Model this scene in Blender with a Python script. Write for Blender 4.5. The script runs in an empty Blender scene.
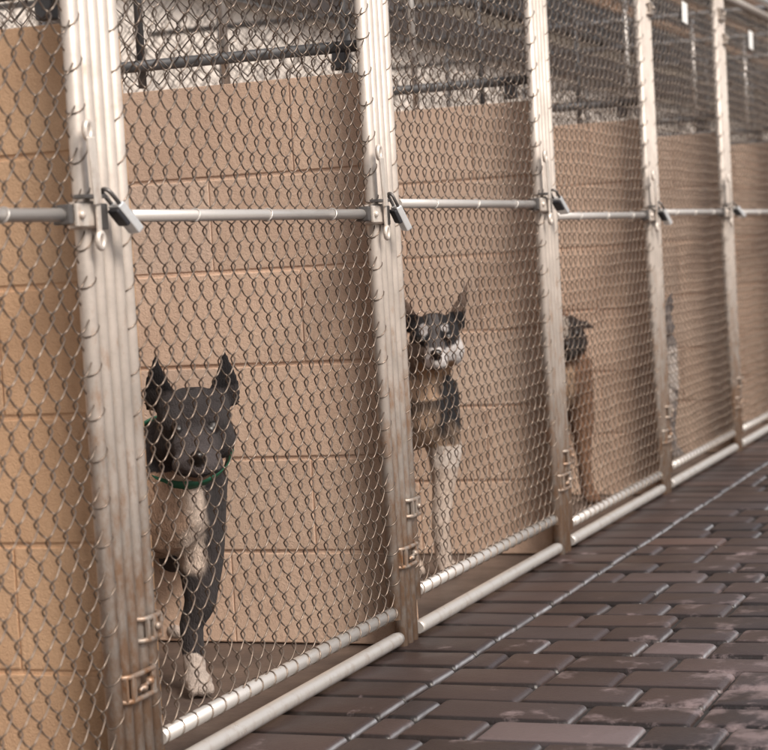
import bpy, bmesh, math, random
from mathutils import Vector, Matrix, noise
random.seed(7)
SC = bpy.context.scene
COL = SC.collection
W = 1.219            # bay width
TR = .0134           # tube radius
PI = math.pi

# ------------------------------------------------------------------ helpers
class MB:
    def __init__(s): s.v=[]; s.f=[]; s.c=[]; s.sm=[]
    def add(s, vs, fs, col=None, smooth=True):
        b=len(s.v); s.v+= [tuple(p) for p in vs]
        for f in fs: s.f.append(tuple(b+i for i in f)); s.sm.append(smooth)
        s.c += [col or (1,1,1)]*len(vs)
        return s
    def box(s, c, d, bev=0, rot=None, col=None):
        bm=bmesh.new(); bmesh.ops.create_cube(bm,size=1)
        for v in bm.verts: v.co=Vector((v.co.x*d[0],v.co.y*d[1],v.co.z*d[2]))
        if bev: bmesh.ops.bevel(bm,geom=bm.edges[:],offset=bev,segments=2,profile=.6,affect='EDGES')
        M=Matrix.Translation(c)@(rot.to_4x4() if rot else Matrix())
        bm.verts.index_update()
        s.add([M@v.co for v in bm.verts],[[v.index for v in f.verts] for f in bm.faces],col,False)
        bm.free(); return s
    def tube(s, pts, r, n=12, cap=True, col=None, closed=False):
        pts=[Vector(p) for p in pts]; m=len(pts); vs=[]; fs=[]
        rr = r if isinstance(r,(list,tuple)) else [r]*m
        up=None
        for i,p in enumerate(pts):
            if closed: t=pts[(i+1)%m]-pts[i-1]
            else: t=pts[min(i+1,m-1)]-pts[max(i-1,0)]
            t.normalize()
            if up is None:
                a=Vector((0,0,1)) if abs(t.z)<.9 else Vector((1,0,0))
                up=(a-t*a.dot(t)).normalized()
            else:
                up=(up-t*up.dot(t)).normalized()
            w=t.cross(up)
            for k in range(n):
                a=2*PI*k/n; vs.append(p+(up*math.cos(a)+w*math.sin(a))*rr[i])
        for i in range(m if closed else m-1):
            j=(i+1)%m
            for k in range(n):
                l=(k+1)%n; fs.append((i*n+k,i*n+l,j*n+l,j*n+k))
        s.add(vs,fs,col)
        if cap and not closed:
            b=len(s.v)-m*n
            s.f.append(tuple(b+k for k in reversed(range(n)))); s.sm.append(False)
            s.f.append(tuple(b+(m-1)*n+k for k in range(n))); s.sm.append(False)
        return s
    def ball(s, c, r, rot=None, col=None, sub=2):
        bm=bmesh.new(); bmesh.ops.create_icosphere(bm,subdivisions=sub,radius=1)
        r = r if isinstance(r,(tuple,list)) else (r,r,r)
        M=Matrix.Translation(c)@(rot.to_4x4() if rot else Matrix())
        bm.verts.index_update()
        s.add([M@Vector((v.co.x*r[0],v.co.y*r[1],v.co.z*r[2])) for v in bm.verts],[[v.index for v in f.verts] for f in bm.faces],col)
        bm.free(); return s
    def ring(s, c, R, r, axis, n=12, m=5, tilt=0):
        """torus round a pipe; axis 'x' or 'z'"""
        pts=[]
        for k in range(n):
            a=2*PI*k/n
            if axis=='x': pts.append((c[0]+tilt*math.sin(a),c[1]+R*math.cos(a),c[2]+R*math.sin(a)))
            else: pts.append((c[0]+R*math.cos(a),c[1]+R*math.sin(a),c[2]+tilt*math.cos(a)))
        return s.tube(pts,r,m,closed=True)
    def mesh(s, name):
        me=bpy.data.meshes.new(name); me.from_pydata(s.v,[],s.f)
        me.polygons.foreach_set('use_smooth',s.sm)
        ca=me.color_attributes.new('Col','FLOAT_COLOR','POINT')
        ca.data.foreach_set('color',[x for c in s.c for x in (c[0],c[1],c[2],1)])
        me.update(); return me
    def build(s, name, mat, parent=None, loc=None):
        o=bpy.data.objects.new(name,s.mesh(name)); o.data.materials.append(mat)
        COL.objects.link(o)
        if parent: o.parent=parent
        if loc: o.location=loc
        return o
def tag(o,label=None,cat=None,group=None,kind=None):
    if label: o['label']=label
    if cat: o['category']=cat
    if group: o['group']=group
    if kind: o['kind']=kind
    return o
def empty(name,loc,label,cat,group=None,rz=0):
    o=bpy.data.objects.new(name,None); COL.objects.link(o); o.location=loc; o.rotation_euler.z=rz
    o.empty_display_size=.1
    return tag(o,label,cat,group)
def copy_tree(o,parent=None):
    c=o.copy(); COL.objects.link(c)
    if parent: c.parent=parent
    for ch in list(o.children): copy_tree(ch,c)
    return c

# ------------------------------------------------------------------ materials
def lin(r,g,b):
    f=lambda c:((c/255+.055)/1.055)**2.4 if c>10.3 else c/255/12.92
    return (f(r),f(g),f(b))
def newmat(name):
    m=bpy.data.materials.new(name); m.use_nodes=True; nt=m.node_tree
    b=nt.nodes['Principled BSDF']; return m,nt,b
def N(nt,t,**kw):
    n=nt.nodes.new(t)
    for k,v in kw.items():
        if k in n.inputs: n.inputs[k].default_value=v
        else: setattr(n,k,v)
    return n
def mixc(nt,fac,a,b,mode='MIX'):
    n=nt.nodes.new('ShaderNodeMix'); n.data_type='RGBA'; n.blend_type=mode
    for s,val in ((0,fac),(6,a),(7,b)):
        if hasattr(val,'type') and hasattr(val,'links'): nt.links.new(val,n.inputs[s])
        else: n.inputs[s].default_value = val if s==0 else (*val,1)
    return n.outputs[2]
def rng(nt,val,a,b,c=0,d=1):
    n=nt.nodes.new('ShaderNodeMapRange'); n.inputs[1].default_value=a; n.inputs[2].default_value=b
    n.inputs[3].default_value=c; n.inputs[4].default_value=d; nt.links.new(val,n.inputs[0]); return n.outputs[0]
def math_(nt,op,a,b):
    n=nt.nodes.new('ShaderNodeMath'); n.operation=op
    for i,x in enumerate((a,b)):
        if isinstance(x,(int,float)): n.inputs[i].default_value=x
        else: nt.links.new(x,n.inputs[i])
    return n.outputs[0]
def noise_(nt,vec,scale,detail=4,rough=.6):
    n=N(nt,'ShaderNodeTexNoise'); n.inputs['Scale'].default_value=scale; n.inputs['Detail'].default_value=detail
    n.inputs['Roughness'].default_value=rough; nt.links.new(vec,n.inputs['Vector']); return n.outputs['Fac']
def pos(nt): return N(nt,'ShaderNodeNewGeometry').outputs['Position']
def bump(nt,b,h,strength,dist):
    n=N(nt,'ShaderNodeBump'); n.inputs['Strength'].default_value=strength; n.inputs['Distance'].default_value=dist
    nt.links.new(h,n.inputs['Height']); nt.links.new(n.outputs[0],b.inputs['Normal'])
def vcol(nt):
    n=N(nt,'ShaderNodeVertexColor'); n.layer_name='Col'; return n.outputs['Color']

def metal(name,base,metallic,rough,rust=None,rz=(0,.9),var=.18,rustcol=(.25,.12,.05),bumpy=.0):
    m,nt,b=newmat(name); p=pos(nt)
    n1=noise_(nt,p,14,5); n2=noise_(nt,p,90,4)
    d=tuple(c*(1-var*1.6) for c in base)
    c=mixc(nt,rng(nt,n1,.3,.7),base,d)
    c=mixc(nt,rng(nt,n2,.55,.8,0,min(.5,var*2.6)),c,tuple(x*.6 for x in base))
    if rust:
        sz=N(nt,'ShaderNodeSeparateXYZ'); nt.links.new(p,sz.inputs[0])
        mp=N(nt,'ShaderNodeMapping'); mp.inputs['Scale'].default_value=(1,1,.45); nt.links.new(p,mp.inputs[0])
        nn=noise_(nt,mp.outputs[0],38,5,.7)
        g=rng(nt,sz.outputs[2],rz[1],rz[0],0,1)
        fac=math_(nt,'MULTIPLY',rng(nt,math_(nt,'ADD',nn,math_(nt,'MULTIPLY',g,.35)),.62,.86,0,1),rust)
        c=mixc(nt,fac,c,rustcol)
    nt.links.new(c,b.inputs['Base Color']); b.inputs['Metallic'].default_value=metallic
    nt.links.new(rng(nt,n1,.3,.7,rough-.07,rough+.1),b.inputs['Roughness'])
    if bumpy: bump(nt,b,n2,bumpy,.002)
    return m

M={}
M['post']=metal('aged_galvanised_tube',(.62,.55,.49),.25,.45,rust=.75,rustcol=(.33,.17,.08),bumpy=.15)
M['rail']=metal('bright_galvanised_rail',(.63,.595,.56),.5,.33,rust=.4,rz=(-.1,.08),var=.05,bumpy=.08)
M['wire']=metal('galvanised_wire',(.27,.23,.195),.75,.36,rust=.3,rz=(.9,2.2),rustcol=(.12,.055,.025))
M['darkwire']=metal('weathered_dark_wire',(.13,.105,.09),.3,.55)
M['darkpipe']=metal('dark_grey_pipe',(.12,.12,.125),.3,.5)
M['latch']=metal('galvanised_latch',(.80,.73,.66),.35,.4,rust=.5,rz=(.2,1.5))
M['latchdark']=metal('dirty_latch_steel',(.16,.15,.145),.6,.45)
M['clamp']=metal('aged_clamp_steel',(.42,.36,.31),.5,.45,rust=.9,rz=(-.2,.9),bumpy=.3)
M['lock']=metal('steel_padlock',(.78,.79,.80),.55,.33)
M['lockdark']=metal('black_padlock_bumper',(.03,.03,.035),.1,.45)

def wall_mat(name,base,stain):
    m,nt,b=newmat(name); p=pos(nt)
    c0=vcol(nt); n1=noise_(nt,p,5,5,.6); n2=noise_(nt,p,330,3,.7); n3=noise_(nt,p,130,4,.7)
    c=mixc(nt,rng(nt,n1,.35,.7),base,tuple(x*k for x,k in zip(base,(.86,.82,.8))))
    c=mixc(nt,rng(nt,n3,.6,.74,0,.30),c,tuple(min(1,x*1.35) for x in base))
    c=mixc(nt,rng(nt,n2,.56,.72,0,.38),c,tuple(x*.55 for x in base))
    c=mixc(nt,1.0,c,c0,'MULTIPLY')
    if stain:
        s=N(nt,'ShaderNodeSeparateXYZ'); nt.links.new(p,s.inputs[0])
        mp=N(nt,'ShaderNodeMapping'); mp.inputs['Scale'].default_value=(1,1,.35); nt.links.new(p,mp.inputs[0])
        ns=noise_(nt,mp.outputs[0],14,5,.65)
        g=rng(nt,s.outputs[1],.02,.16,1,0)            # runs down the end beside the post
        h=rng(nt,s.outputs[2],1.1,.1,.35,1)
        f=math_(nt,'MULTIPLY',math_(nt,'MULTIPLY',g,h),rng(nt,ns,.35,.6,.2,1))
        c=mixc(nt,math_(nt,'MULTIPLY',f,stain),c,(.17,.085,.03))
    nt.links.new(c,b.inputs['Base Color']); b.inputs['Roughness'].default_value=.8
    h=math_(nt,'ADD',math_(nt,'MULTIPLY',n2,.6),math_(nt,'MULTIPLY',n3,.8))
    bump(nt,b,h,.8,.0035)
    return m
M['wallA']=wall_mat('painted_block_orange_tan',(.62,.405,.25),.9)
M['wall']=wall_mat('painted_block_pinkish_tan',(.70,.52,.40),.6)

m,nt,b=newmat('paver_clay'); p=pos(nt); c0=vcol(nt)
n1=noise_(nt,p,9,6,.65); n2=noise_(nt,p,140,3,.7); n3=noise_(nt,p,2.1,4,.6)
sx=N(nt,'ShaderNodeSeparateXYZ'); nt.links.new(p,sx.inputs[0])
c=mixc(nt,1.0,(.050,.034,.031),c0,'MULTIPLY')
wear=math_(nt,'ADD',n1,rng(nt,sx.outputs[1],-.35,-1.1,-.08,.14))   # dry scuffed patches out on the walked part
wf=rng(nt,math_(nt,'ADD',wear,math_(nt,'MULTIPLY',n2,.12)),.60,.72,0,.8)
c=mixc(nt,wf,c,(.23,.175,.175))
c=mixc(nt,rng(nt,n2,.6,.75,0,.35),c,(.02,.015,.015))
nt.links.new(c,b.inputs['Base Color'])
nt.links.new(rng(nt,n3,.3,.7,.30,.50),b.inputs['Roughness'])
bump(nt,b,math_(nt,'ADD',n2,math_(nt,'MULTIPLY',n1,1.5)),.35,.003); M['paver']=m
m,nt,b=newmat('joint_sand'); b.inputs['Base Color'].default_value=(.022,.018,.017,1); b.inputs['Roughness'].default_value=.9; M['sand']=m
m,nt,b=newmat('wet_concrete'); p=pos(nt); n1=noise_(nt,p,5,6); n2=noise_(nt,p,60,4)
c=mixc(nt,rng(nt,n1,.35,.65),(.12,.088,.072),(.075,.055,.047)); c=mixc(nt,rng(nt,n2,.6,.7,0,.4),c,(.16,.12,.10))
nt.links.new(c,b.inputs['Base Color']); nt.links.new(rng(nt,n1,.3,.7,.35,.6),b.inputs['Roughness']); bump(nt,b,n2,.3,.003); M['concrete']=m
def plain(name,col,rough=.6,var=.2,sc=6):
    m,nt,b=newmat(name); n=noise_(nt,pos(nt),sc,5); n2=noise_(nt,pos(nt),sc*9,3)
    c=mixc(nt,rng(nt,n,.3,.7),col,tuple(x*(1-var) for x in col)); c=mixc(nt,rng(nt,n2,.55,.75,0,.4),c,tuple(x*(1-var) for x in col))
    nt.links.new(c,b.inputs['Base Color']); b.inputs['Roughness'].default_value=rough; return m
M['ground']=plain('dry_ground',(.16,.13,.10),.9,.3,.6)
M['cream']=plain('cream_render',(.72,.66,.60),.7,.08,2)
M['fascia']=plain('dark_timber',(.05,.04,.037),.6,.3,9)
M['slate']=plain('grey_boards',(.035,.036,.04),.6,.4,7)
M['tanboard']=plain('tan_boards',(.24,.145,.09),.7,.5,7)
M['brownpost']=plain('brown_timber',(.14,.085,.055),.7,.3,9)
M['card']=plain('white_card',(.86,.86,.84),.5,.03,20)
M['green']=plain('green_webbing',(.01,.10,.05),.55,.3,60)
M['blackweb']=plain('black_webbing',(.012,.012,.014),.6,.3,60)

# ------------------------------------------------------------------ ground
g=MB(); g.add([(-300,-300,-.03),(300,-300,-.03),(300,300,-.03),(-300,300,-.03)],[(0,1,2,3)],smooth=False)
tag(g.build('ground',M['ground']),kind='structure')
g=MB(); g.add([(-4.5,-5,-.013),(16,-5,-.013),(16,.045,-.013),(-4.5,.045,-.013)],[(0,1,2,3)],smooth=False)
tag(g.build('paving_bed',M['sand']),kind='structure')
g=MB(); g.box((5.5,1.26,-.06),(20,2.42,.10),.004)
tag(g.build('kennel_floor',M['concrete']),kind='structure')
def paver(mb,x0,x1,y0,y1):
    """one tumbled paver: rounded top edges, slightly uneven corners"""
    gp=.0020; x0+=.0008; x1-=.0008; border=y1>0
    x0+=gp+random.uniform(0,.0012); x1-=gp+random.uniform(0,.0012); y0+=gp+random.uniform(0,.002); y1-=gp+random.uniform(0,.002)
    zz=random.uniform(-.0018,.0018); tx=random.uniform(-.0012,.0012); ty=random.uniform(-.0012,.0012)
    t=random.uniform(.72,1.2); w=random.uniform(-.07,.07)
    if random.random()<.09: t*=1.45
    if y1<-.40 and random.random()<(.22 if y1>-.65 else .42): t*=random.uniform(1.6,2.7); w-=.05
    col=(t*(1+w),t,t*(1-w*.9))
    nx,ny=3,max(3,int((y1-y0)/.05)); b0=.007
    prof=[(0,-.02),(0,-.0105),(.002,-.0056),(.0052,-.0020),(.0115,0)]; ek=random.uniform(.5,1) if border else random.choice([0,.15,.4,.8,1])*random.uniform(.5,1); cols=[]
    vs=[];fs=[]
    def outline(ins):
        P=[];r=.0085
        a0,a1,c0,c1=x0+ins,x1-ins,y0+ins,y1-ins; cr=max(.004,r-ins*.2)
        for (cx,cy,a) in ((a1-cr,c1-cr,0),(a0+cr,c1-cr,90),(a0+cr,c0+cr,180),(a1-cr,c0+cr,270)):
            for k in range(3):
                q=math.radians(a+45*k); P.append((cx+cr*math.cos(q),cy+cr*math.sin(q)))
            # midpoints along the following edge, a little chipped
            nxt={0:(a0+cr,c1),90:(a0,c0+cr),180:(a1-cr,c0),270:(a1,c1-cr)}[a]
            s=P[-1]
            for q in (.12,.3,.5,.7,.88): P.append((s[0]+(nxt[0]-s[0])*q,s[1]+(nxt[1]-s[1])*q))
        return P
    cx,cy=(x0+x1)/2,(y0+y1)/2; rings=[]
    ch=[random.uniform(0,.0016) for _ in range(32)]
    for ins,z in prof:
        P=outline(ins); k=len(P)
        for i,(px,py) in enumerate(P):
            dx,dy=cx-px,cy-py; L=math.hypot(dx,dy); e=ch[i%32] if ins<.01 else 0
            near_y=min(abs(py-y0),0 if False else 9); glint=ek if (near_y<.008 and 0<ins<.0045 and x0+.010<px<x1-.010) else 0  # sky glint along the near-Y bevel, painted into the vertex colour
            glint*=random.uniform(.45,1); 
            if glint>0: cols.append(tuple(a_*(1-glint)+glint*q_ for a_,q_ in zip(col,(7.0,10.6,12.4))))
            elif px<x0+.0115 and ins<.011 or px>x1-.007 and ins<.007: cols.append(tuple(a_*.32 for a_ in col))  # shade on the X-side bevels, painted in as darker vertex colour
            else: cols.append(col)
            vs.append((px+dx/L*e,py+dy/L*e,z-.002+zz+tx*(px-cx)/.07+ty*(py-cy)/.1))
        rings.append(k)
    k=rings[0]
    for r_ in range(len(prof)-1):
        for i in range(k):
            j=(i+1)%k; fs.append((r_*k+i,r_*k+j,(r_+1)*k+j,(r_+1)*k+i))
    fs.append(tuple((len(prof)-1)*k+i for i in range(k)))
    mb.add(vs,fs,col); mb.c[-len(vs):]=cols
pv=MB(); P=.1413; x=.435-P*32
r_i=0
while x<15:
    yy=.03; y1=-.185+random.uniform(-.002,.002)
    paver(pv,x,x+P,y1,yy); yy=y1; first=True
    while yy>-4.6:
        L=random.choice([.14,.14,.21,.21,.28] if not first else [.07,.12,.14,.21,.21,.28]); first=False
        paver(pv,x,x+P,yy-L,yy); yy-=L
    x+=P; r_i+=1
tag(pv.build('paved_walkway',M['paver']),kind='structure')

# ------------------------------------------------------------------ chain link
WD,WH,T=.052,.064,.0062
def chain(width,z0,z1,r=.00145,seg=12,n=5,warp=.0032,seed=0,mb=None):
    """woven mesh in the local XZ plane, x from 0 to width"""
    mb=mb or MB(); nw=int(width/(WD/2)); pitch=width/nw; A=pitch/2+r*1.15
    per=(z1-z0)/WH
    for i in range(nw):
        xc=(i+.5)*pitch; ph=0 if i%2==0 else .5; pts=[]
        ns=int(per*seg)
        for k in range(ns+1):
            u=k/seg; z=z0+u*WH; q=(u+ph)%1
            tri=1-4*abs(q-.5)           # -1..1..-1
            tri=math.copysign(1-(1-abs(tri))**1.15,tri)
            y=-T*max(-1,min(1,1.7*math.sin(2*PI*q)))
            # rising (q<.5) in front, falling behind
            p=Vector((xc+A*tri,y,z))
            wn=noise.noise_vector(Vector((p.x*6+seed*17,seed*3.1,p.z*6)))
            wn2=noise.noise_vector(Vector((p.x*28+seed*5,seed,p.z*28)))
            p.x+=wn.x*warp*2.2+wn2.x*warp*.7; p.z+=wn.z*warp*2+wn2.z*warp*.6; p.y+=wn.y*.004
            pts.append(p)
        mb.tube(pts,r,n,cap=False)
    return mb
def wraps(mb,width,zb,zt,rb):
    """wire ties round bottom bar, top bar, and both stiles"""
    n=int(width/(WD))
    for i in range(n):
        x=(i+.5)*width/n
        for z in (zb,zt): mb.ring((x+random.uniform(-.003,.003),0,z),(.0130 if z==zb else rb)+.0012,.00145,'x',tilt=.006)
    n=int((zt-zb)/WH)
    for i in range(1,n):
        z=zb+i*(zt-zb)/n+random.uniform(-.006,.006)
        for x in (-.0,width): mb.ring((x,0,z),TR+.0011,.00135,'z',tilt=.012+random.uniform(-.003,.004))
    return mb

# ------------------------------------------------------------------ gate
ZB,ZT,ZM=.077,1.733,.908
SX=.062                      # stile offset from the cluster centre
GW=W-2*SX                    # stile axis to stile axis
def arc_frame():
    return None
gate_ord=['first','second','third','fourth','fifth','sixth','seventh']
gate_lab=['leftmost chain-link kennel gate, cut by the left edge, nothing but orange block behind it',
 'chain-link kennel gate with the grey dog in green collar behind it',
 'chain-link kennel gate with the black-and-white husky-faced dog behind it',
 'chain-link kennel gate with the half-hidden rust-brown dog behind it',
 'chain-link kennel gate with white card high up, speckled dog peeping at its left post',
 'rightmost visible chain-link kennel gate, white card high up and no dog behind',
 'chain-link kennel gate beyond the right edge of the view']
zmid=[0,-.002,.02,-.012,-.004,-.006,0]
def tubeobj(name,pts,r,mat,parent,n=16): return MB().tube(pts,r,n).build(name,mat,parent)
def build_gate_master():
    g=empty('kennel_gate',(0,0,0),gate_lab[0],'gate','chain-link gates along the kennel front')
    tubeobj('stile',[(0,0,ZB-.0155),(0,0,ZT+.0155)],TR,M['post'],g)
    tubeobj('stile',[(GW,0,ZB-.0155),(GW,0,ZT+.0155)],TR,M['post'],g)
    tubeobj('bottom_bar',[(.0155,0,ZB),(GW-.0155,0,ZB)],.0130,M['rail'],g)
    tubeobj('top_bar',[(.0155,0,ZT),(GW-.0155,0,ZT)],.0152,M['rail'],g)
    mr=MB().tube([(.018,-.004,ZM),(GW-.018,-.004,ZM)],.0102,14)
    for x in (.25,.55,.86): mr.ring((x,-.004,ZM),.0114,.0013,'x',tilt=.004)
    mr.build('middle_rail',M['rail'],g)
    c=MB(); chain(GW-.012,ZB+.012,ZT-.012,mb=c,seed=1)
    for i,v in enumerate(c.v): c.v[i]=(v[0]+.006,v[1],v[2])
    wraps(c,GW,ZB,ZT,.0155)
    c.build('wire_mesh',M['wire'],g)
    # fork latch at the right stile: collar, sleeve on the rail, pivoting strap, plates
    L=MB()
    L.ring((GW,0,ZM+.016),.0205,.0034,'z',16,6); L.ring((GW,0,ZM-.018),.0205,.0034,'z',16,6)
    L.box((GW-.026,-.021,ZM-.001),(.062,.006,.034),.0015)
    L.ball((GW-.046,-.026,ZM-.001),(.007,.005,.007))
    lt=L.build('latch',M['latch'],g)
    S=MB(); S.box((GW-.016,-.034,ZM+.064),(.021,.0045,.100),.0015,rot=Matrix.Rotation(-.10,3,'Y'))
    S.box((GW-.006,-.031,ZM-.008),(.011,.0045,.05),.0015)
    # eye at the top, built as a flat ring facing the viewer
    pts=[(GW-.021+.0085*math.cos(a),-.030,ZM+.124+.013*math.sin(a)) for a in [2*PI*k/14 for k in range(14)]]
    S.tube(pts,.0048,6,closed=True)
    pts=[(GW-.004+.0085*math.cos(a),-.031,ZM-.040+.012*math.sin(a)) for a in [2*PI*k/14 for k in range(14)]]
    S.tube(pts,.0048,6,closed=True)
    S.build('latch_bar',M['latch'],lt)
    D=MB(); D.box((GW-.016,-.024,ZM+.026),(.066,.020,.006),.001); D.box((GW+.018,-.022,ZM-.004),(.026,.012,.040),.003)
    D.box((GW-.068,-.006,ZM),(.012,.03,.03),.003)
    D.build('latch_plate',M['latchdark'],lt)
    # hinges on the left stile: strap round post and stile
    for z in (.262,1.560):
        h=MB(); h.tube(loop(-.031,0,z-.017,.0195),.0048,6,closed=True); h.tube(loop(-.031,0,z+.017,.0195),.0048,6,closed=True)
        h.box((-.017,-.0215,z),(.014,.007,.034),.002); h.ball((-.017,-.027,z+.002),(.007,.006,.007))
        h.box((-.036,-.0195,z),(.008,.006,.036),.001); h.box((.006,-.0195,z),(.008,.006,.036),.001)
        h.build('hinge',M['clamp'],g)
    return g
def loop(x0,x1,z,r,n=8):
    P=[]
    for k in range(n+1): a=PI/2+PI*k/n; P.append((x0+r*math.cos(a),r*math.sin(a),z))
    for k in range(n+1): a=-PI/2+PI*k/n; P.append((x1+r*math.cos(a),r*math.sin(a),z))
    return P
gm=build_gate_master()
NB=7
gates=[gm]+[copy_tree(gm) for _ in range(NB-1)]
def mesh_variant(seed):
    random.seed(seed); c=MB(); chain(GW-.012,ZB+.012,ZT-.012,mb=c,seed=seed)
    for i,v in enumerate(c.v): c.v[i]=(v[0]+.006,v[1],v[2])
    wraps(c,GW,ZB,ZT,.0155); me=c.mesh('wire_mesh'); me.materials.append(M['wire']); return me
var=mesh_variant(4)
for i,g in enumerate(gates):
    g.location=((i-1)*W+SX,0,zmid[i]); g['label']=gate_lab[i]
    for ch in g.children:
        if ch.name.startswith('wire_mesh') and i%2==1: ch.data=var

# ------------------------------------------------------------------ front frames (two posts, ground rail, header)
where=['around the leftmost gate, cut by the left edge','around the gate with the grey dog','around the gate with the husky-faced dog',
 'around the gate with the rust-brown dog','around the left one of the two gates with white cards','around the right one of the two gates with white cards','beyond the right edge of the view']
fm=empty('door_frame',(0,0,0),'x','frame','galvanised door frames standing round the gates')
FX=.031; FW=W-2*FX
tubeobj('post',[(0,0,-.02),(0,0,1.80)],TR,M['post'],fm); tubeobj('post',[(FW,0,-.02),(FW,0,1.80)],TR,M['post'],fm)
gr=MB().tube([(.0155+.012,-.004,.0190),(.045,-.004,.0190),(FW-.045,-.004,.0190),(FW-.0155-.012,-.004,.0190)],[.013,.0150,.0150,.013],18)
gr.build('ground_rail',M['rail'],fm)
tubeobj('header',[(.0155,0,1.785),(FW-.0155,0,1.785)],.0152,M['rail'],fm)
for i in range(NB):
    f=fm if i==0 else copy_tree(fm)
    f.location=((i-1)*W+FX,0,0); f['label']='galvanised door frame of posts and ground rail '+where[i]

# ------------------------------------------------------------------ clamps binding each cluster
cl=['rusty pipe clamp near the ground on the thick post cluster at left','rusty pipe clamp near the ground on the post cluster left of the husky-faced dog',
 'pipe clamp near the ground on the post cluster right of the husky-faced dog','pipe clamp near the ground on the post cluster beside the speckled dog',
 'pipe clamp near the ground on the rightmost post cluster']
def clamp_mesh():
    h=MB(); z=0
    for dz in (-.019,.019): h.tube(loop(-.031,.031,dz,.0200),.0048,6,closed=True)
    for x in (-.034,.030): h.box((x,-.0205,0),(.012,.006,.036),.0015)
    h.box((-.047,-.008,0),(.006,.02,.036),.001)
    h.ball((.012,-.024,.003),(.008,.008,.007)); h.ball((-.006,-.023,-.004),(.007,.007,.006))
    h.tube([(-.022,-.023,-.006),(.026,-.024,.006)],.0035,6)
    me=h.mesh('pipe_clamp'); me.materials.append(M['clamp']); return me
cm=clamp_mesh()
for k in range(5):
    for z,w in ((.185,'near the ground'),(1.645,'near the top')):
        if w=='near the top' and k<3: continue
        o=bpy.data.objects.new('pipe_clamp',cm); COL.objects.link(o); o.location=(k*W,0,z+random.uniform(-.008,.008))
        tag(o,cl[k].replace('near the ground',w),'clamp','pipe clamps on the post clusters')

# ------------------------------------------------------------------ divider walls and their fence tops
wl={0:'orange-tan painted block divider wall behind the leftmost gate',1:'tan painted block divider wall behind the grey dog with green collar',
 2:'tan painted block divider wall behind the husky-faced dog',3:'tan painted block divider wall behind the rust-brown dog',
 4:'tan painted block divider wall behind the left white-card gate',5:'tan painted block divider wall behind the rightmost gate'}
ND=13; WY0,WY1=.022,2.38
def wall_mesh(seed,mat):
    random.seed(seed); w=MB(); th=.14
    w.box((th/2,(WY0+WY1)/2,.5985),(th-.007,WY1-WY0-.006,1.211),0,col=(1.1,1.08,1.06))
    for j in range(6):
        y=WY0; first=True; z0=-.01+.2032*j
        while y<WY1-.02:
            L=.4064 if not (first and j%2==1) else .175
            if first and j%2==0: L=.378
            first=False; L=min(L,WY1-y); t=random.uniform(.93,1.05); u=random.uniform(-.025,.025)
            w.box((th/2+random.uniform(-.0012,.0012),y+L/2,z0+.1016),(th,L-.0030,.2032-.0085),.0022,col=(t*(1+u),t,t*(1-u)))
            y+=L
    me=w.mesh('divider_wall'); me.materials.append(mat); return me
wmA=wall_mesh(3,M['wallA']); wmB=wall_mesh(5,M['wall']); wmC=wall_mesh(11,M['wall'])
DT=MB(); chain(WY1-.04,1.214,1.775,seed=9,mb=DT,seg=10,n=4,r=.0015)
dv=[(0,0,0)]
DTv=[(v[1],v[0]+.03,v[2]) for v in DT.v]; DT.v=DTv
dt_me=DT.mesh('wire_mesh'); dt_me.materials.append(M['darkwire'])
def divfence(k):
    lab={0:'dark wire panel on top of the leftmost orange-tan divider wall',1:'dark wire panel on the divider wall behind the grey dog',
     2:'dark wire panel on the divider wall behind the husky-faced dog',3:'dark wire panel on the divider wall behind the rust-brown dog',
     4:'dark wire panel on the divider wall behind the left white-card gate',5:'dark wire panel on the divider wall behind the rightmost gate'}.get(k,'one of the far dark wire panels seen through the others beyond the last gates')
    return lab
fm2=empty('divider_fence',(0,0,0),'x','fence','dark wire panels on top of the divider walls')
tubeobj('front_post',[(0,0,-.02),(0,0,1.80)],TR,M['post'],fm2)
tubeobj('bottom_pipe',[(.02,.02,1.262),(.02,WY1,1.262)],.0125,M['darkpipe'],fm2)
tubeobj('top_pipe',[(.02,.018,1.785),(.02,WY1,1.785)],.0125,M['darkpipe'],fm2)
for y in (.56,1.5): 
    tubeobj('upright',[(.034,y,1.215),(.034,y,1.772)],.0095,M['darkpipe'],fm2,10)
tubeobj('brace',[(.05,.365,1.205),(.05,.365,1.772)],.009,M['rail'],fm2,10)
q=MB(); q.box((.02,.085,1.232),(.022,.03,.036),.003); q.build('foot_bracket',M['darkpipe'],fm2)
o=bpy.data.objects.new('wire_mesh',dt_me); COL.objects.link(o); o.parent=fm2
for k in range(ND):
    w=bpy.data.objects.new('divider_wall',wmA if k==0 else (wmB if k%2 else wmC)); COL.objects.link(w); w.location=(k*W,0,0)
    tag(w,wl.get(k,'one of the far block divider walls showing only its top course beyond the last gates'),'wall','painted block walls between the kennel runs')
    f=fm2 if k==0 else copy_tree(fm2); f.location=(k*W,0,0); f['label']=divfence(k)

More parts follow.
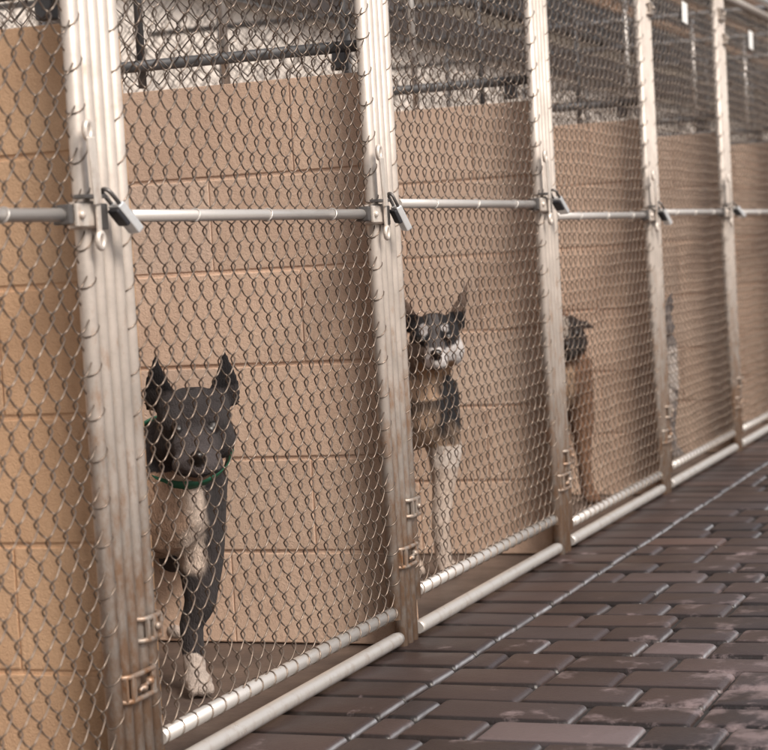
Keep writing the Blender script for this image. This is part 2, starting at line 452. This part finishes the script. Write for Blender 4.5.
# ------------------------------------------------------------------ padlocks
pl=['silver-blue padlock, the largest, hanging on the thick post cluster at left','padlock on the latch right of the grey dog, tan-silver and tilted',
 'padlock on the latch at the post between husky-faced dog and rust-brown dog','small padlock on the latch right of the rust-brown dog','small padlock on the rightmost latch']
pm=empty('padlock',(0,0,0),pl[0],'padlock','padlocks hanging on the gate latches')
b_=MB(); b_.box((0,0,-.032),(.015,.028,.060),.003); b_.build('body',M['lock'],pm)
b_=MB(); b_.box((-.0105,0,-.022),(.009,.026,.034),.004); b_.build('bumper',M['lockdark'],pm)
sh=MB(); sh.tube([(0,-.010,-.004),(0,-.010,.020)]+[(0,-.010*math.cos(a),.020+.010*math.sin(a)) for a in [PI*k/8 for k in range(1,8)]]+[(0,.010,.020),(0,.010,-.004)],.0036,8)
sh.build('shackle',M['latchdark'],pm)
for k in range(5):
    o=pm if k==0 else copy_tree(pm)
    o.location=(k*W-.062+.030,-.040,ZM+zmid[k]+.016); o['label']=pl[k]
    o.rotation_euler=[(.0,-.74,-.40),(.12,-.50,-.75),(-.06,-.80,-.15),(.05,-.62,-.5),(-.1,-.9,-.3)][k]
    o.scale=(.95,)*3

# white cards on two gates
for i,(cx,lab) in enumerate(((4.245,'small white card high on the gate left of the rightmost cluster'),(5.48,'small white card high on the rightmost gate'))):
    c=MB(); c.box((0,0,0),(.078,.003,.072),.001); o=c.build('card',M['card'],loc=(cx,-.012,1.592)); tag(o,lab,'card','white cards hanging high on the gates')
    o.rotation_euler=(0,.05,0)

# ------------------------------------------------------------------ shelter building behind
bd=empty('shelter_building',(0,2.44,0),'cream shelter building with dark eaves and boarded upper wall behind the kennels','building')
b_=MB(); b_.box((10,.1,1.0),(30,.2,2.06),0); b_.build('wall',M['cream'],bd)
b_=MB(); b_.box((10,-.07,2.11),(30.2,.10,.17),.004); b_.build('fascia',M['fascia'],bd)
b_=MB(); b_.box((10,.16,2.27),(30,.2,.10),.0); b_.build('frieze',M['ground'],bd)
z=2.36; random.seed(2)
bb=MB(); tb=MB()
for i in range(9):
    (tb if i in (3,6,8) else bb).box((10,.06-(i%2)*.008,z+.045),(30,.04,.088),.003); z+=.091
b_=MB(); b_.box((10,.15,2.77),(29.9,.12,.86),0); b_.build('upper_wall',M['fascia'],bd)
bb.build('grey_boards',M['slate'],bd); tb.build('tan_boards',M['tanboard'],bd)
rf=MB(); rf.add([(-5.2,-.12,3.16),(25.2,-.12,3.16),(25.2,3.5,4.2),(-5.2,3.5,4.2),(-5.2,-.12,3.22),(25.2,-.12,3.22),(25.2,3.5,4.26),(-5.2,3.5,4.26)],
 [(0,3,2,1),(4,5,6,7),(0,1,5,4),(1,2,6,5),(2,3,7,6),(3,0,4,7)],smooth=False); rf.build('roof',M['brownpost'],bd)

for x,mt,lab in ((4.1,'fascia','black steel post against the cream wall, seen at the top left corner'),(4.42,'brownpost','brown timber post against the cream wall, seen at the top left corner')):
    c=MB(); c.box((0,0,1.0),(.09,.09,2.02),.004); tag(c.build('timber_post' if mt!='fascia' else 'steel_post',M[mt],loc=(x,2.36,0)),lab,'post')

# ------------------------------------------------------------------ dogs
def coat(name):
    m,nt,b=newmat(name); c0=vcol(nt)
    tc=N(nt,'ShaderNodeTexCoord').outputs['Object']
    mp=N(nt,'ShaderNodeMapping'); mp.inputs['Scale'].default_value=(1,1,.35); nt.links.new(tc,mp.inputs[0])
    n1=noise_(nt,mp.outputs[0],260,3,.7); n2=noise_(nt,tc,28,4,.6)
    c=mixc(nt,rng(nt,n1,.42,.68,0,.55),c0,(.5,.5,.5),'MULTIPLY')
    c=mixc(nt,rng(nt,n2,.35,.7,0,.35),c,(.6,.6,.6),'MULTIPLY')
    nt.links.new(c,b.inputs['Base Color']); b.inputs['Roughness'].default_value=.8; b.inputs['Specular IOR Level'].default_value=.25
    b.inputs['Sheen Weight'].default_value=.04
    bump(nt,b,n1,.9,.006); return m
M['coat']=coat('dog_coat')
m,nt,b=newmat('wet_eye_and_nose'); b.inputs['Base Color'].default_value=(.012,.008,.006,1); b.inputs['Roughness'].default_value=.32; M['eye']=m
CAM=Vector((-2.7765,-1.5092,.827))
def chainballs(mb,pts):
    """tapered limb: spheres interpolated along pts=[(co,r),...]"""
    for (a,ra),(b,rb) in zip(pts,pts[1:]):
        a=Vector(a); b=Vector(b); n=max(2,int((b-a).length/(min(ra,rb)*.35))+1)
        for k in range(n+1):
            t=k/n; mb.ball(a.lerp(b,t),ra+(rb-ra)*t,sub=2)
def make_dog(spec):
    """local frame: +x forward, origin on the floor between the front paws"""
    mb=MB(); s=spec
    H=s['head']; yaw=s['hyaw']; pit=s['hpitch']
    HM=Matrix.Translation(H)@Matrix.Rotation(yaw,4,'Z')@Matrix.Rotation(pit,4,'Y')
    HI=HM.inverted(); R3=HM.to_3x3()
    z=s['sh']; cw=s['cw']
    # trunk
    mb.ball((-.15,0,z-.085),(.17,cw,.135)); mb.ball((-.05,0,z-.085),(.085,cw*.85,.115)); mb.ball((-.30,0,z-.08),(.20,cw*.88,.115))
    mb.ball((-.46,0,z-.065),(.17,cw*.75,.09)); mb.ball((-.58,0,z-.07),(.12,cw*.85,.105))
    # neck
    nb=HM@Vector((-.045,0,-.02))
    chainballs(mb,[((-.08,0,z-.04),s['nk']*1.15),(tuple(nb),s['nk']*.85)])
    # legs
    for sd in (1,-1):
        y=sd*(s['tr'] if sd>0 else s.get('trR',s['tr'])); fx=.03 if sd*s.get('lead',0)>0 else (-.03 if s.get('lead',0) else 0)
        chainballs(mb,[((-.10,sd*cw*min(.62,s.get('elb',.8)),z-.07),.064),((-.10,sd*cw*s.get('elb',.80),z-.22),.047),((-.08,sd*(cw*s.get('elb',.8)*.7+y*sd*.3),z-.30),.032),((-.055+fx,y,.13),.024),((-.04+fx,y,.045),.023)])
        mb.ball((-.012+fx,y,.026),(.040,.029,.024))
        for t in (-1,0,1): mb.ball((.022+fx-(.004 if t else 0),y+t*.0165,.017),(.017,.0105,.015),sub=2)
        chainballs(mb,[((-.60,sd*cw*.6,z-.08),.08),((-.52,sd*cw*.85,z-.24),.05),((-.70,sd*cw*.8,.15),.024),((-.665,sd*cw*.8,.04),.022)])
        mb.ball((-.635,sd*cw*.8,.024),(.042,.028,.023))
    chainballs(mb,[((-.68,0,z-.02),.026),((-.80,0,z-.08),.018),((-.88,0,z-.02),.011)])
    # head
    hw=s['hw']; ml=s['ml']; mw=s['mw']
    def hb(c,r): mb.ball(HM@Vector(c),r,rot=R3)
    hb((-.01,0,.015),(.078,hw,.062)); hb((.01,0,-.012),(.07,hw*.95,.055))
    for sd in (1,-1):
        hb((.0,sd*hw*.62,-.022),(.05,.034,.042)); hb((.038,sd*.030,.026),(.026,.022,.016))
    if s.get('boxy'):
        for sd in (1,-1): hb((-.012,sd*hw*.50,.030),(.05,hw*.48,.042)); hb((.03,sd*hw*.42,.022),(.035,.034,.034))
    hb((.075,0,-.012),(.05,mw*1.1,.038))
    for k in range(5): hb((.075+ml*k/4,0,-.016-.002*k),(.030,mw*(1-.05*k),.031-.0015*k))
    for sd in (1,-1): hb((.072+ml*.72,sd*mw*.55,-.030),(.034,mw*.55,.022))
    hb((.07+ml*.6,0,-.050),(.04,mw*.6,.013))
    hb((.098+ml,0,.0),(.012,.017,.012))
    for sd in (1,-1): hb((.058,sd*.034,.018),(.0115,.0115,.0105))
    # ears: curved shells
    for sd in (1,-1):
        base=Vector((-.022,sd*hw*s.get('eby',.78),.040)); tip=Vector(s['ear'] if sd>0 else s.get('earR',s['ear'])); tip=Vector((tip.x,sd*tip.y,tip.z))
        n=9
        for k in range(n+1):
            t=k/n; c=base.lerp(tip,t); c.x+=.010*math.sin(PI*t); c.y+=sd*s.get('eb',0)*math.sin(PI*t)
            wd=s['ew']*(1-t**s.get('epow',1.7))+.0025
            ax=(tip-base).normalized()
            side=Vector((.35,sd*-.95,0)); side=(side-ax*side.dot(ax)).normalized(); th=side.cross(ax)
            rot=Matrix((side,th,ax)).transposed()
            mb.ball(HM@c,(wd,.0065,.012),rot=R3@rot,sub=2)
    tmp=bpy.data.objects.new('tmp',mb.mesh('tmp')); COL.objects.link(tmp)
    r=tmp.modifiers.new('r','REMESH'); r.mode='VOXEL'; r.voxel_size=s.get('vox',.0045); r.use_smooth_shade=True
    sm=tmp.modifiers.new('s','SMOOTH'); sm.factor=.5; sm.iterations=4
    dg=bpy.context.evaluated_depsgraph_get(); me=bpy.data.meshes.new_from_object(tmp.evaluated_get(dg))
    bpy.data.objects.remove(tmp)
    me.name='dog'
    for a in list(me.color_attributes): me.color_attributes.remove(a)
    ca=me.color_attributes.new('Col','FLOAT_COLOR','POINT'); data=[]; moved=[]
    for v in me.vertices:
        p=v.co.copy(); h=HI@p; nrm=v.normal.copy(); moved+=list(p+nrm*(noise.noise(Vector((p.x*150,p.y*150,p.z*60)))*.0010)); nz=noise.noise(p*22)*.012+noise.noise(p*70)*.004
        c=s['col'](p,h,nz,nrm)
        # common facial features
        if (h-Vector((.104+ml,0,.002))).length<.021: c=(.008,.007,.008)
        for sd in (1,-1):
            e=(h-Vector((.066,sd*.036,.020))); 
            if e.length<.0125: c=(.006,.005,.005)
        if .055<h.x<.1+ml and abs(h.z+.040)<.0035 and abs(h.y)<mw*1.2: c=tuple(x*.35 for x in c)
        data+= [*c,1]
    ca.data.foreach_set('color',data); me.vertices.foreach_set('co',moved); me.update()
    me.polygons.foreach_set('use_smooth',[True]*len(me.polygons))
    me.materials.append(M['coat']); me.materials.append(M['eye'])
    for pl_ in me.polygons:
        h=HI@pl_.center
        if (h-Vector((.104+ml,0,.002))).length<.020 or any((h-Vector((.067,q*.036,.020))).length<.0115 for q in (1,-1)): pl_.material_index=1
    o=bpy.data.objects.new(s.get('name','dog'),me); COL.objects.link(o)
    o.location=s['loc']; o.rotation_euler.z=s['rz']
    tag(o,s['label'],'dog')
    if s.get('collar'):
        mat,wd=s['collar']; cpos=Vector((-.08,0,z-.04)).lerp(nb,s.get('cpos',.62)); ax=(nb-Vector((-.08,0,z-.04))).normalized()
        u=Vector((0,1,0)); w_=ax.cross(u).normalized(); c=MB(); n=28; vs=[]; fs=[]
        R=s['nk']*.98+.020
        for k in range(n):
            a=2*PI*k/n; d=u*math.cos(a)+w_*math.sin(a)
            for hh,rr in ((-wd,R),(wd,R),(wd,R+.003),(-wd,R+.003)): vs.append(cpos+d*rr+ax*hh)
        for k in range(n):
            for q in range(4): fs.append((k*4+q,k*4+(q+1)%4,((k+1)%n)*4+(q+1)%4,((k+1)%n)*4+q))
        c.add(vs,fs); c.build('collar',M[mat],o)
    return o
def mixt(a,b,t): t=max(0,min(1,t)); return tuple(x+(y-x)*t for x,y in zip(a,b))
def ss(x,a,b): t=max(0,min(1,(x-a)/(b-a))); return t*t*(3-2*t)

def col_grey(p,h,nz,n):
    g=(.044,.037,.037); c=g
    if h.length<.22 and h.x>-.08 and h.z>-.078:
        c=mixt(g,(.105,.088,.088),ss(h.x+nz,.05,.15)*.8)            # paler muzzle
        if h.z>.075: c=(.012,.010,.011)                              # ears
        if h.z<-.045 and h.x>.05: c=(.40,.27,.19)
    else:
        f=ss(n.x,.0,.35)*ss(p.z+nz,.225,.25)*(1-ss(abs(p.y-.010)+nz,.048,.068))*(1-ss(p.z,.44,.47))*(1 if p.x>-.16 else 0)
        c=mixt(c,mixt((.50,.33,.23),(.72,.58,.48),ss(p.y+nz*2,.0,.035)),f)
        if p.z+nz<.075: c=(.56,.47,.41)
    return c
def col_husky(p,h,nz,n):
    blk=(.016,.015,.017); wht=(.66,.62,.60); tan=(.40,.25,.15)
    if h.length<.23 and h.x>-.09 and h.z>-.09:
        c=blk
        ay=abs(h.y)
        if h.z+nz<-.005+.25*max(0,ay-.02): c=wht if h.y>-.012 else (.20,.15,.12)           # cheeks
        if ay<.013 and h.z<.085 and h.x>.0: c=(.11,.10,.10)          # faint blaze
        if (Vector((h.y,h.z))-Vector((math.copysign(.027,h.y),.044))).length+nz*.6<.011 and h.x>0: c=(.45,.42,.41)
        if h.x>.075 and ay+nz<.035: c=(.66,.62,.60) if h.z<.002+nz else (.10,.09,.09)
        if h.z<-.04 and ay<.05: c=tan
        if h.z>.075: c=(.16,.11,.085) if ay<.09 and h.x>-.03 else (.03,.025,.023)
        return c
    if p.z>.455 and p.x>-.12 and abs(p.y-.01)+nz<.048: return mixt(blk,mixt(tan,(.55,.40,.30),.4),1-ss(abs(p.y-.01)+nz*2.2,.025,.060))
    if p.z+nz>.33: return mixt((.42,.29,.20),blk,ss(p.z+nz*4.5+abs(p.y)*.5,.36,.44)*(.72+.28*ss(abs(p.y),.01,.05)))
    if p.z+nz>.26 and p.x<-.12: return (.09,.065,.05)
    if p.z+nz>.27: return (.42,.29,.20) if p.y<.03 else (.62,.54,.48)
    return mixt((.60,.50,.43),(.42,.32,.25),.5+nz*30)
def col_rust(p,h,nz,n):
    rust=(.20,.105,.06)
    if h.length<.2 and h.x>-.06 and h.z>-.09:
        if h.z>.07: return (.16,.065,.03)
        if abs(h.y)+nz<.008 and h.z>.02: return (.40,.34,.29)
        if h.x>.03: return (.016,.014,.014)
        return (.03,.02,.018) if h.z>-.02 else rust
    if p.x>-.08 and abs(p.y)<.028+nz and p.z>.27: return (.40,.27,.18)
    return rust
def col_speck(p,h,nz,n):
    g=(.10,.09,.092)
    if h.length<.2 and h.x>-.08 and h.z>-.07: return mixt(g,(.2,.18,.18),.5+nz*40)
    if p.z>.22 and p.z<.42 and p.x>-.1: return (.60,.54,.50) if nz>-.004 else g
    return mixt(g,(.4,.36,.34),.3+nz*60)
def face(loc,extra=0):
    d=CAM-Vector(loc); return math.atan2(d.y,d.x)+extra

DOGS=[]
def place(spec,bodyturn,headextra=0):
    rz=face(spec['loc'])+bodyturn; spec['rz']=rz; spec['hyaw']=-bodyturn+headextra; return make_dog(spec)
place(dict(name='dog',loc=(.674,.262,-.01),sh=.475,cw=.118,nk=.080,tr=.040,trR=.078,lead=-1,head=(.030,.052,.525),hpitch=.24,hw=.072,ml=.066,mw=.044,elb=.60,boxy=True,eby=.74,
  ear=(-.030,.064,.132),ew=.040,eb=.006,epow=1.5,col=col_grey,collar=('green',.0115),cpos=.52,
  label='blue-grey dog with pricked ears, green collar and white chest and paws'),.15)
place(dict(name='dog',loc=(2.081,.251,-.01),sh=.53,cw=.095,nk=.072,tr=.038,lead=1,head=(.02,.04,.60),hpitch=.12,hw=.066,ml=.062,mw=.027,
  ear=(-.030,.088,.138),ew=.032,epow=1.2,col=col_husky,collar=None,
  label='husky-faced black and white dog with tan chest looking straight out'),.2)
place(dict(name='dog',loc=(3.428,.25,-.01),sh=.50,cw=.095,nk=.068,tr=.065,head=(.02,0,.535),hpitch=.1,hw=.062,ml=.05,mw=.028,
  ear=(.012,.088,.030),ew=.032,col=col_rust,vox=.006,
  label='rust-brown dog with white face stripe, half hidden by a post'),.3)
place(dict(name='dog',loc=(4.679,.253,-.01),sh=.49,cw=.09,nk=.066,tr=.06,head=(.02,0,.52),hpitch=.1,hw=.062,ml=.05,mw=.030,
  ear=(-.02,.066,.105),ew=.022,col=col_speck,vox=.006,
  label='grey and white speckled dog, only its edge showing past a post'),.3)

# ------------------------------------------------------------------ camera
cam=bpy.data.cameras.new('camera'); co=bpy.data.objects.new('camera',cam); COL.objects.link(co)
yaw,pit,rol=.3652,-.0604,-.0566
d=Vector((math.cos(yaw)*math.cos(pit),math.sin(yaw)*math.cos(pit),math.sin(pit)))
r=d.cross(Vector((0,0,1))).normalized(); u=r.cross(d)
R_=r*math.cos(rol)+u*math.sin(rol); U_=-r*math.sin(rol)+u*math.cos(rol)
co.matrix_world=Matrix.Translation(CAM)@Matrix((R_,U_,-d)).transposed().to_4x4()
cam.sensor_fit='HORIZONTAL'; cam.sensor_width=36; cam.lens=36*2033.96/768; cam.clip_start=.05; cam.clip_end=1000
cam.dof.use_dof=True; cam.dof.focus_distance=3.95; cam.dof.aperture_fstop=6.5
SC.camera=co

# ------------------------------------------------------------------ light
SUN_EL,SUN_AZ=math.radians(44),math.radians(-122)      # azimuth of the sun measured from +X
wd=bpy.data.worlds.new('World'); SC.world=wd; wd.use_nodes=True; nt=wd.node_tree
bg=nt.nodes['Background']; sk=nt.nodes.new('ShaderNodeTexSky'); sk.sky_type='NISHITA'; sk.sun_disc=False
sk.sun_elevation=SUN_EL; sk.sun_rotation=math.radians(90)-SUN_AZ; sk.air_density=1.0; sk.dust_density=4; sk.ozone_density=.6
hs=nt.nodes.new('ShaderNodeHueSaturation'); hs.inputs['Saturation'].default_value=.45; nt.links.new(sk.outputs[0],hs.inputs['Color']); nt.links.new(hs.outputs[0],bg.inputs[0]); bg.inputs[1].default_value=.11
sl=bpy.data.lights.new('sun','SUN'); so=bpy.data.objects.new('sun',sl); COL.objects.link(so)
sl.energy=2.8; sl.angle=math.radians(22); sl.color=(1,.90,.80)
sd=Vector((math.cos(SUN_AZ)*math.cos(SUN_EL),math.sin(SUN_AZ)*math.cos(SUN_EL),math.sin(SUN_EL)))
so.rotation_euler=sd.to_track_quat('Z','Y').to_euler()
vs=SC.view_settings; vs.view_transform='Standard'; vs.look='None'; vs.gamma=1; vs.use_curve_mapping=False; vs.exposure=.38
SC.cycles.use_denoising=True
